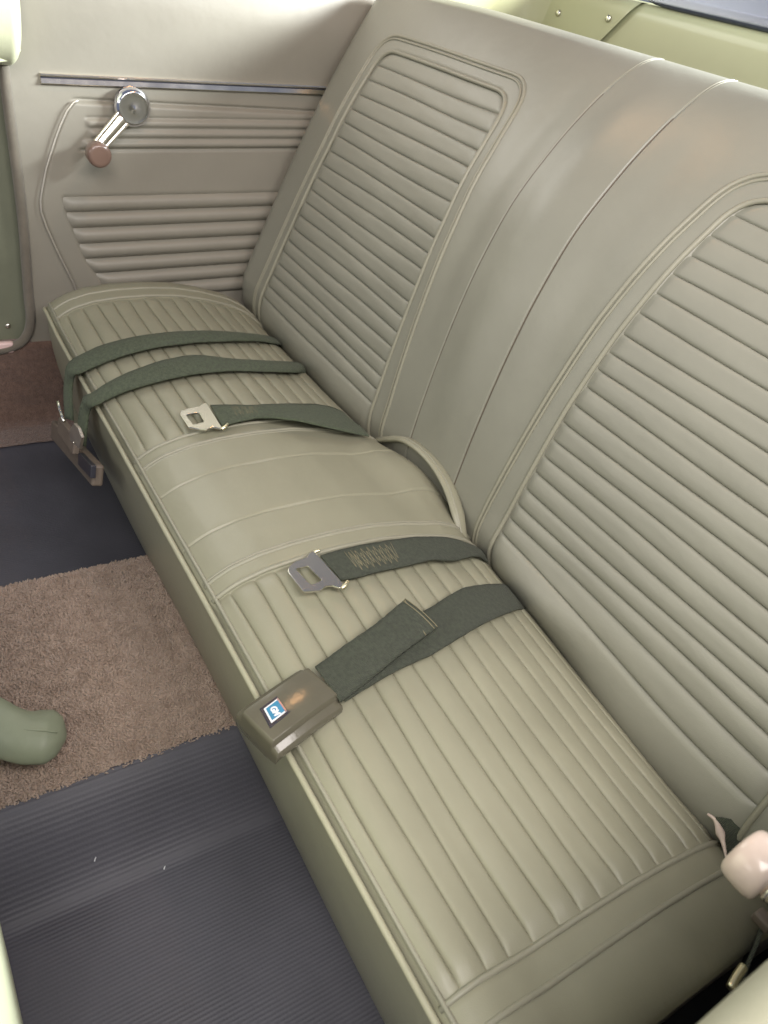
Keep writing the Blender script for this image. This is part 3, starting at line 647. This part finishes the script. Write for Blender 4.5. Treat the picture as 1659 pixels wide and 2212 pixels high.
# ------------------------------------------------------------------ near side: trim wall, webbing, tongue
nt_ = thing('near_trim_panel', (NW, .3, -.2), 'olive side trim at the bottom right corner, out of focus close to the lens', 'trim panel')
ys = np.linspace(-.03, .75, 60); nprof = [(NW+.02, -.25), (NW+.004, -.16), (NW, -.05), (NW, .10), (NW-.002, .20)]
P = np.array([[(x, y, z) for x, z in resample(nprof, 24)] for y in ys]); grid('panel_skin', P, TRIM, nt_, flip=True)
e1, e2 = onz((1512, 2205), .285), onz((1659, 2072), .285)
rollp = []
for y in np.linspace(-.10, .75, 60):
    xe = e1[0]+(e2[0]-e1[0])*(y-e1[1])/(e2[1]-e1[1]); row = []
    for k in range(17):
        a_ = -1.9+3.2*k/16; row.append((xe+.030-.030*math.cos(a_), y, .285+.035*math.sin(a_)))
    row.append((xe+.10, y, .325)); rollp.append(row)
grid('padded_roll', np.array(rollp), mat('pale_roll_vinyl', (.28, .265, .19), .42, var=.04, bumps=GR), nt_)
nb = thing('near_belt', onz((1590, 1800), -.02), 'dark green belt hanging behind the knob in the gap beside the near side trim', 'seat belt')
A = [onx(p, .575) for p in ((1530, 1752), (1552, 1790), (1568, 1840), (1580, 1900))]
Bq = [onx(p, .600) for p in ((1665, 1775), (1672, 1815), (1690, 1870), (1700, 1940))]
A = [np.array(v) for v in ((.538, .352, -.045), (.552, .335, -.050), (.563, .318, -.062), (.574, .30, -.09))]
A = [onz(p, zz_) for p, zz_ in (((1545, 1762), -.025), ((1556, 1795), -.03), ((1566, 1835), -.04), ((1580, 1890), -.07))]
Bq = [onz(p, zz_) for p, zz_ in (((1640, 1772), -.010), ((1668, 1800), -.02), ((1680, 1850), -.04), ((1690, 1920), -.07))]
ribbon('webbing', A, Bq, BELT, nb, n=30, sag=.002)
A = [onx(p, .628) for p in ((1650, 1985), (1622, 2040), (1600, 2085), (1580, 2130))]
strip = [onz(p, -.02) for p in ((1652, 1990), (1640, 2030), (1622, 2070), (1604, 2120))]
strip2 = [p+np.array([.004, .006, -.045]) for p in strip]
ribbon('webbing', strip, strip2, BELT, nb, n=24)
gl = [onz(p, -.012) for p in ((1606, 2088), (1596, 2102), (1586, 2118), (1578, 2134))]
V, F = tube_vf(spline(gl, 14), .0036, 8); mesh('latch_plate', V, F, BRASS, nb)
V, F = box_vf(onz((1650, 1988), -.015), (1, 0, 0), (0, 1, 0), (0, 0, 1), .008, .006, .005); bevel(mesh('strap_end', V, F, OLDPL, nb), .002)
# torn lining scrap at the corner of the cushion
pts = [onz(p, -.028) for p in ((1528, 1758), (1545, 1772), (1556, 1800), (1562, 1820), (1570, 1858))]
V, F = tube_vf(spline(pts, 30), np.interp(np.linspace(0, 1, 30), [0, .3, .45, .6, 1], [.0012, .0028, .0045, .0022, .0008]), 8); tag(mesh('lining_scrap', V, F, FOAM), 'pale torn scrap of lining at the back corner of the near cushion', 'scrap')

# ------------------------------------------------------------------ front seats peeking in, belt boot
fsb = thing('front_seat', (.3, -.40, -.26), 'edge of the front seat back, light painted into its pale colour, in the bottom left corner', 'seat')
rows = []
for z in np.linspace(-.25, .44, 24):
    r = .05; row = []
    for k in range(40):
        t = 2*math.pi*k/40; cx_, sx_ = math.cos(t), math.sin(t)
        row.append((.37+.17*abs(cx_)**.35*np.sign(cx_), -.325+.0835*abs(sx_)**.35*np.sign(sx_)-.02*ss(-.1, -.25, z)*0, z))
    rows.append(row)
P = np.array(rows); V = list(P.reshape(-1, 3)); F = grid_faces(24, 40, wrap=True)+[tuple(range(23*40, 24*40))]
bevel(mesh('seat_back', V, F, PADV, fsb), .03, 5, 50)
bt = thing('belt_boot', (.08, -.2, -.16), 'olive plastic belt boot lying on the brown tunnel carpet, left edge', 'belt boot')
cl = spline([onz(p, -.138) for p in ((-140, 1545), (-60, 1560), (0, 1573), (50, 1588), (90, 1592), (125, 1592), (143, 1592))], 40)
tt = np.linspace(0, 1, 40); wd = np.interp(tt, [0, .35, .55, .75, .88, .95, 1], [.038, .034, .029, .031, .029, .021, .004]); ht = np.interp(tt, [0, .4, .7, .88, .96, 1], [.022, .021, .021, .020, .013, .003])
T = np.gradient(cl, axis=0); T /= np.linalg.norm(T, axis=1)[:, None]; rows = []
for i in range(40):
    S = np.cross(T[i], [0, 0, 1.0]); S /= np.linalg.norm(S); row = []
    for k in range(28):
        a_ = 2*math.pi*k/28; lump = 1+.07*math.sin(3*a_+5*tt[i])+.05*math.sin(9*tt[i]+2*a_)
        row.append(cl[i]+S*wd[i]*math.cos(a_)*lump+np.array([0, 0, 1])*ht[i]*math.sin(a_)*lump*(1 if math.sin(a_) > 0 else .8))
    rows.append(row)
P = np.array(rows); V = P.reshape(-1, 3); F = grid_faces(40, 28, wrap=True)+[tuple(range(28))[::-1], tuple(range(39*28, 40*28))]
mesh('boot_sleeve', V, F, mat('sage_boot_plastic', (.235, .26, .18), .5, var=.08, vscale=18, bumps=(('noise', 30, .004, .3, None),)), bt)

bs = [cl[i]+np.array([0, 0, ht[i]*1.01])+np.cross(T[i], [0, 0, 1.0])*wd[i]*.25 for i in range(0, 38)]
tube('parting_line', bs, .0009, bpy.data.materials['sage_boot_plastic'], bt, 6)

# ------------------------------------------------------------------ rear shelf, panel below the rear window, glass
P = np.array([[(x, y, .475+.01*(y-.5)) for x in np.linspace(-.95, .95, 20)] for y in np.linspace(.58, .92, 8)])
tag(grid('rear_shelf', P, PAINT), kind='structure', label='pale green parcel shelf behind the backrest')
rp = thing('rear_window_panel', (0, .90, .48), 'pale yellow-green painted panel between the backrest and the rear window', 'panel')
def rpanel(name, x0, x1, y, sl=0., flip=False):
    pr_ = resample([(y-.030, .462), (y-.006, .476), (y, .49), (y+.004, .55), (y+.010, .562), (y+.03, .5645)], 16)
    xs_ = np.linspace(0, 1, 30); P = np.array([[(x0+(x1+sl*(z-.53)-x0)*a_, yy_, z) for a_ in xs_] for yy_, z in pr_]); return grid(name, P, PAINT, rp, flip=flip)
rpanel('centre_panel', -.60, .95, .900)
ctm = rpanel('corner_trim', -.612, -.420, .892, sl=.85)
sp_ = np.array([[(x, y, z) for z in np.linspace(.40, .70, 8)] for x, y in resample([(-.690, .6225), (-.683, .70), (-.66, .82), (-.63, .880), (-.606, .891), (-.585, .899)], 24)])
grid('sail_trim', sp_, PAINT, rp)
for p in ((1205, 28), (1313, 40)):
    q = ony(p, .892); V, F = lathe_vf([(.0055, -.001), (.0055, .0015), (.004, .003), (0, .0036)], q+np.array([0, .001, 0]), (0, -1, 0), 20); mesh('screw', V, F, BRIGHT, rp)
rw = thing('rear_window', (0, .95, .57), 'rear window glass in dark rubber gasket at the top right corner', 'window')
gp = [(x, .912+.0*x, .570) for x in np.linspace(-.42, .95, 40)]
gp = [(-.43, .915, .70), (-.425, .914, .62), (-.41, .913, .585), (-.38, .912, .5735), (-.34, .912, .5705)]+[(x, .912, .570) for x in np.linspace(-.28, .95, 20)]
tube('gasket', spline(gp, 120), .0085, GASKET, rw, 12)
V, F = box_vf((.30, .935, .80), (1, 0, 0), (0, .25, .968), (0, -.968, .25), .72, .24, .0025); mesh('glass', V, F, GLASS, rw, smooth=False)

# two flecks of lint on the near mat
for p, q, lab in (((207, 1852), (204, 1861), 'tiny white lint fleck on the near rubber mat, left of the two'), ((357, 1871), (354, 1878), 'tiny white lint fleck on the near rubber mat, right of the two')):
    zz_ = ZF+.003
    for _ in range(20): zz_ = .5*zz_+.5*(floor_z(onz(p, zz_)[0])+.0142)
    a_, b_ = onz(p, zz_), onz(q, zz_); tag(tube('lint_fleck', np.linspace(a_, b_, 5)+np.array([[0, 0, .0], [0, 0, .0006], [0, 0, .0010], [0, 0, .0006], [0, 0, 0]]), .0007, WHITE, None, 6), lab, 'lint')
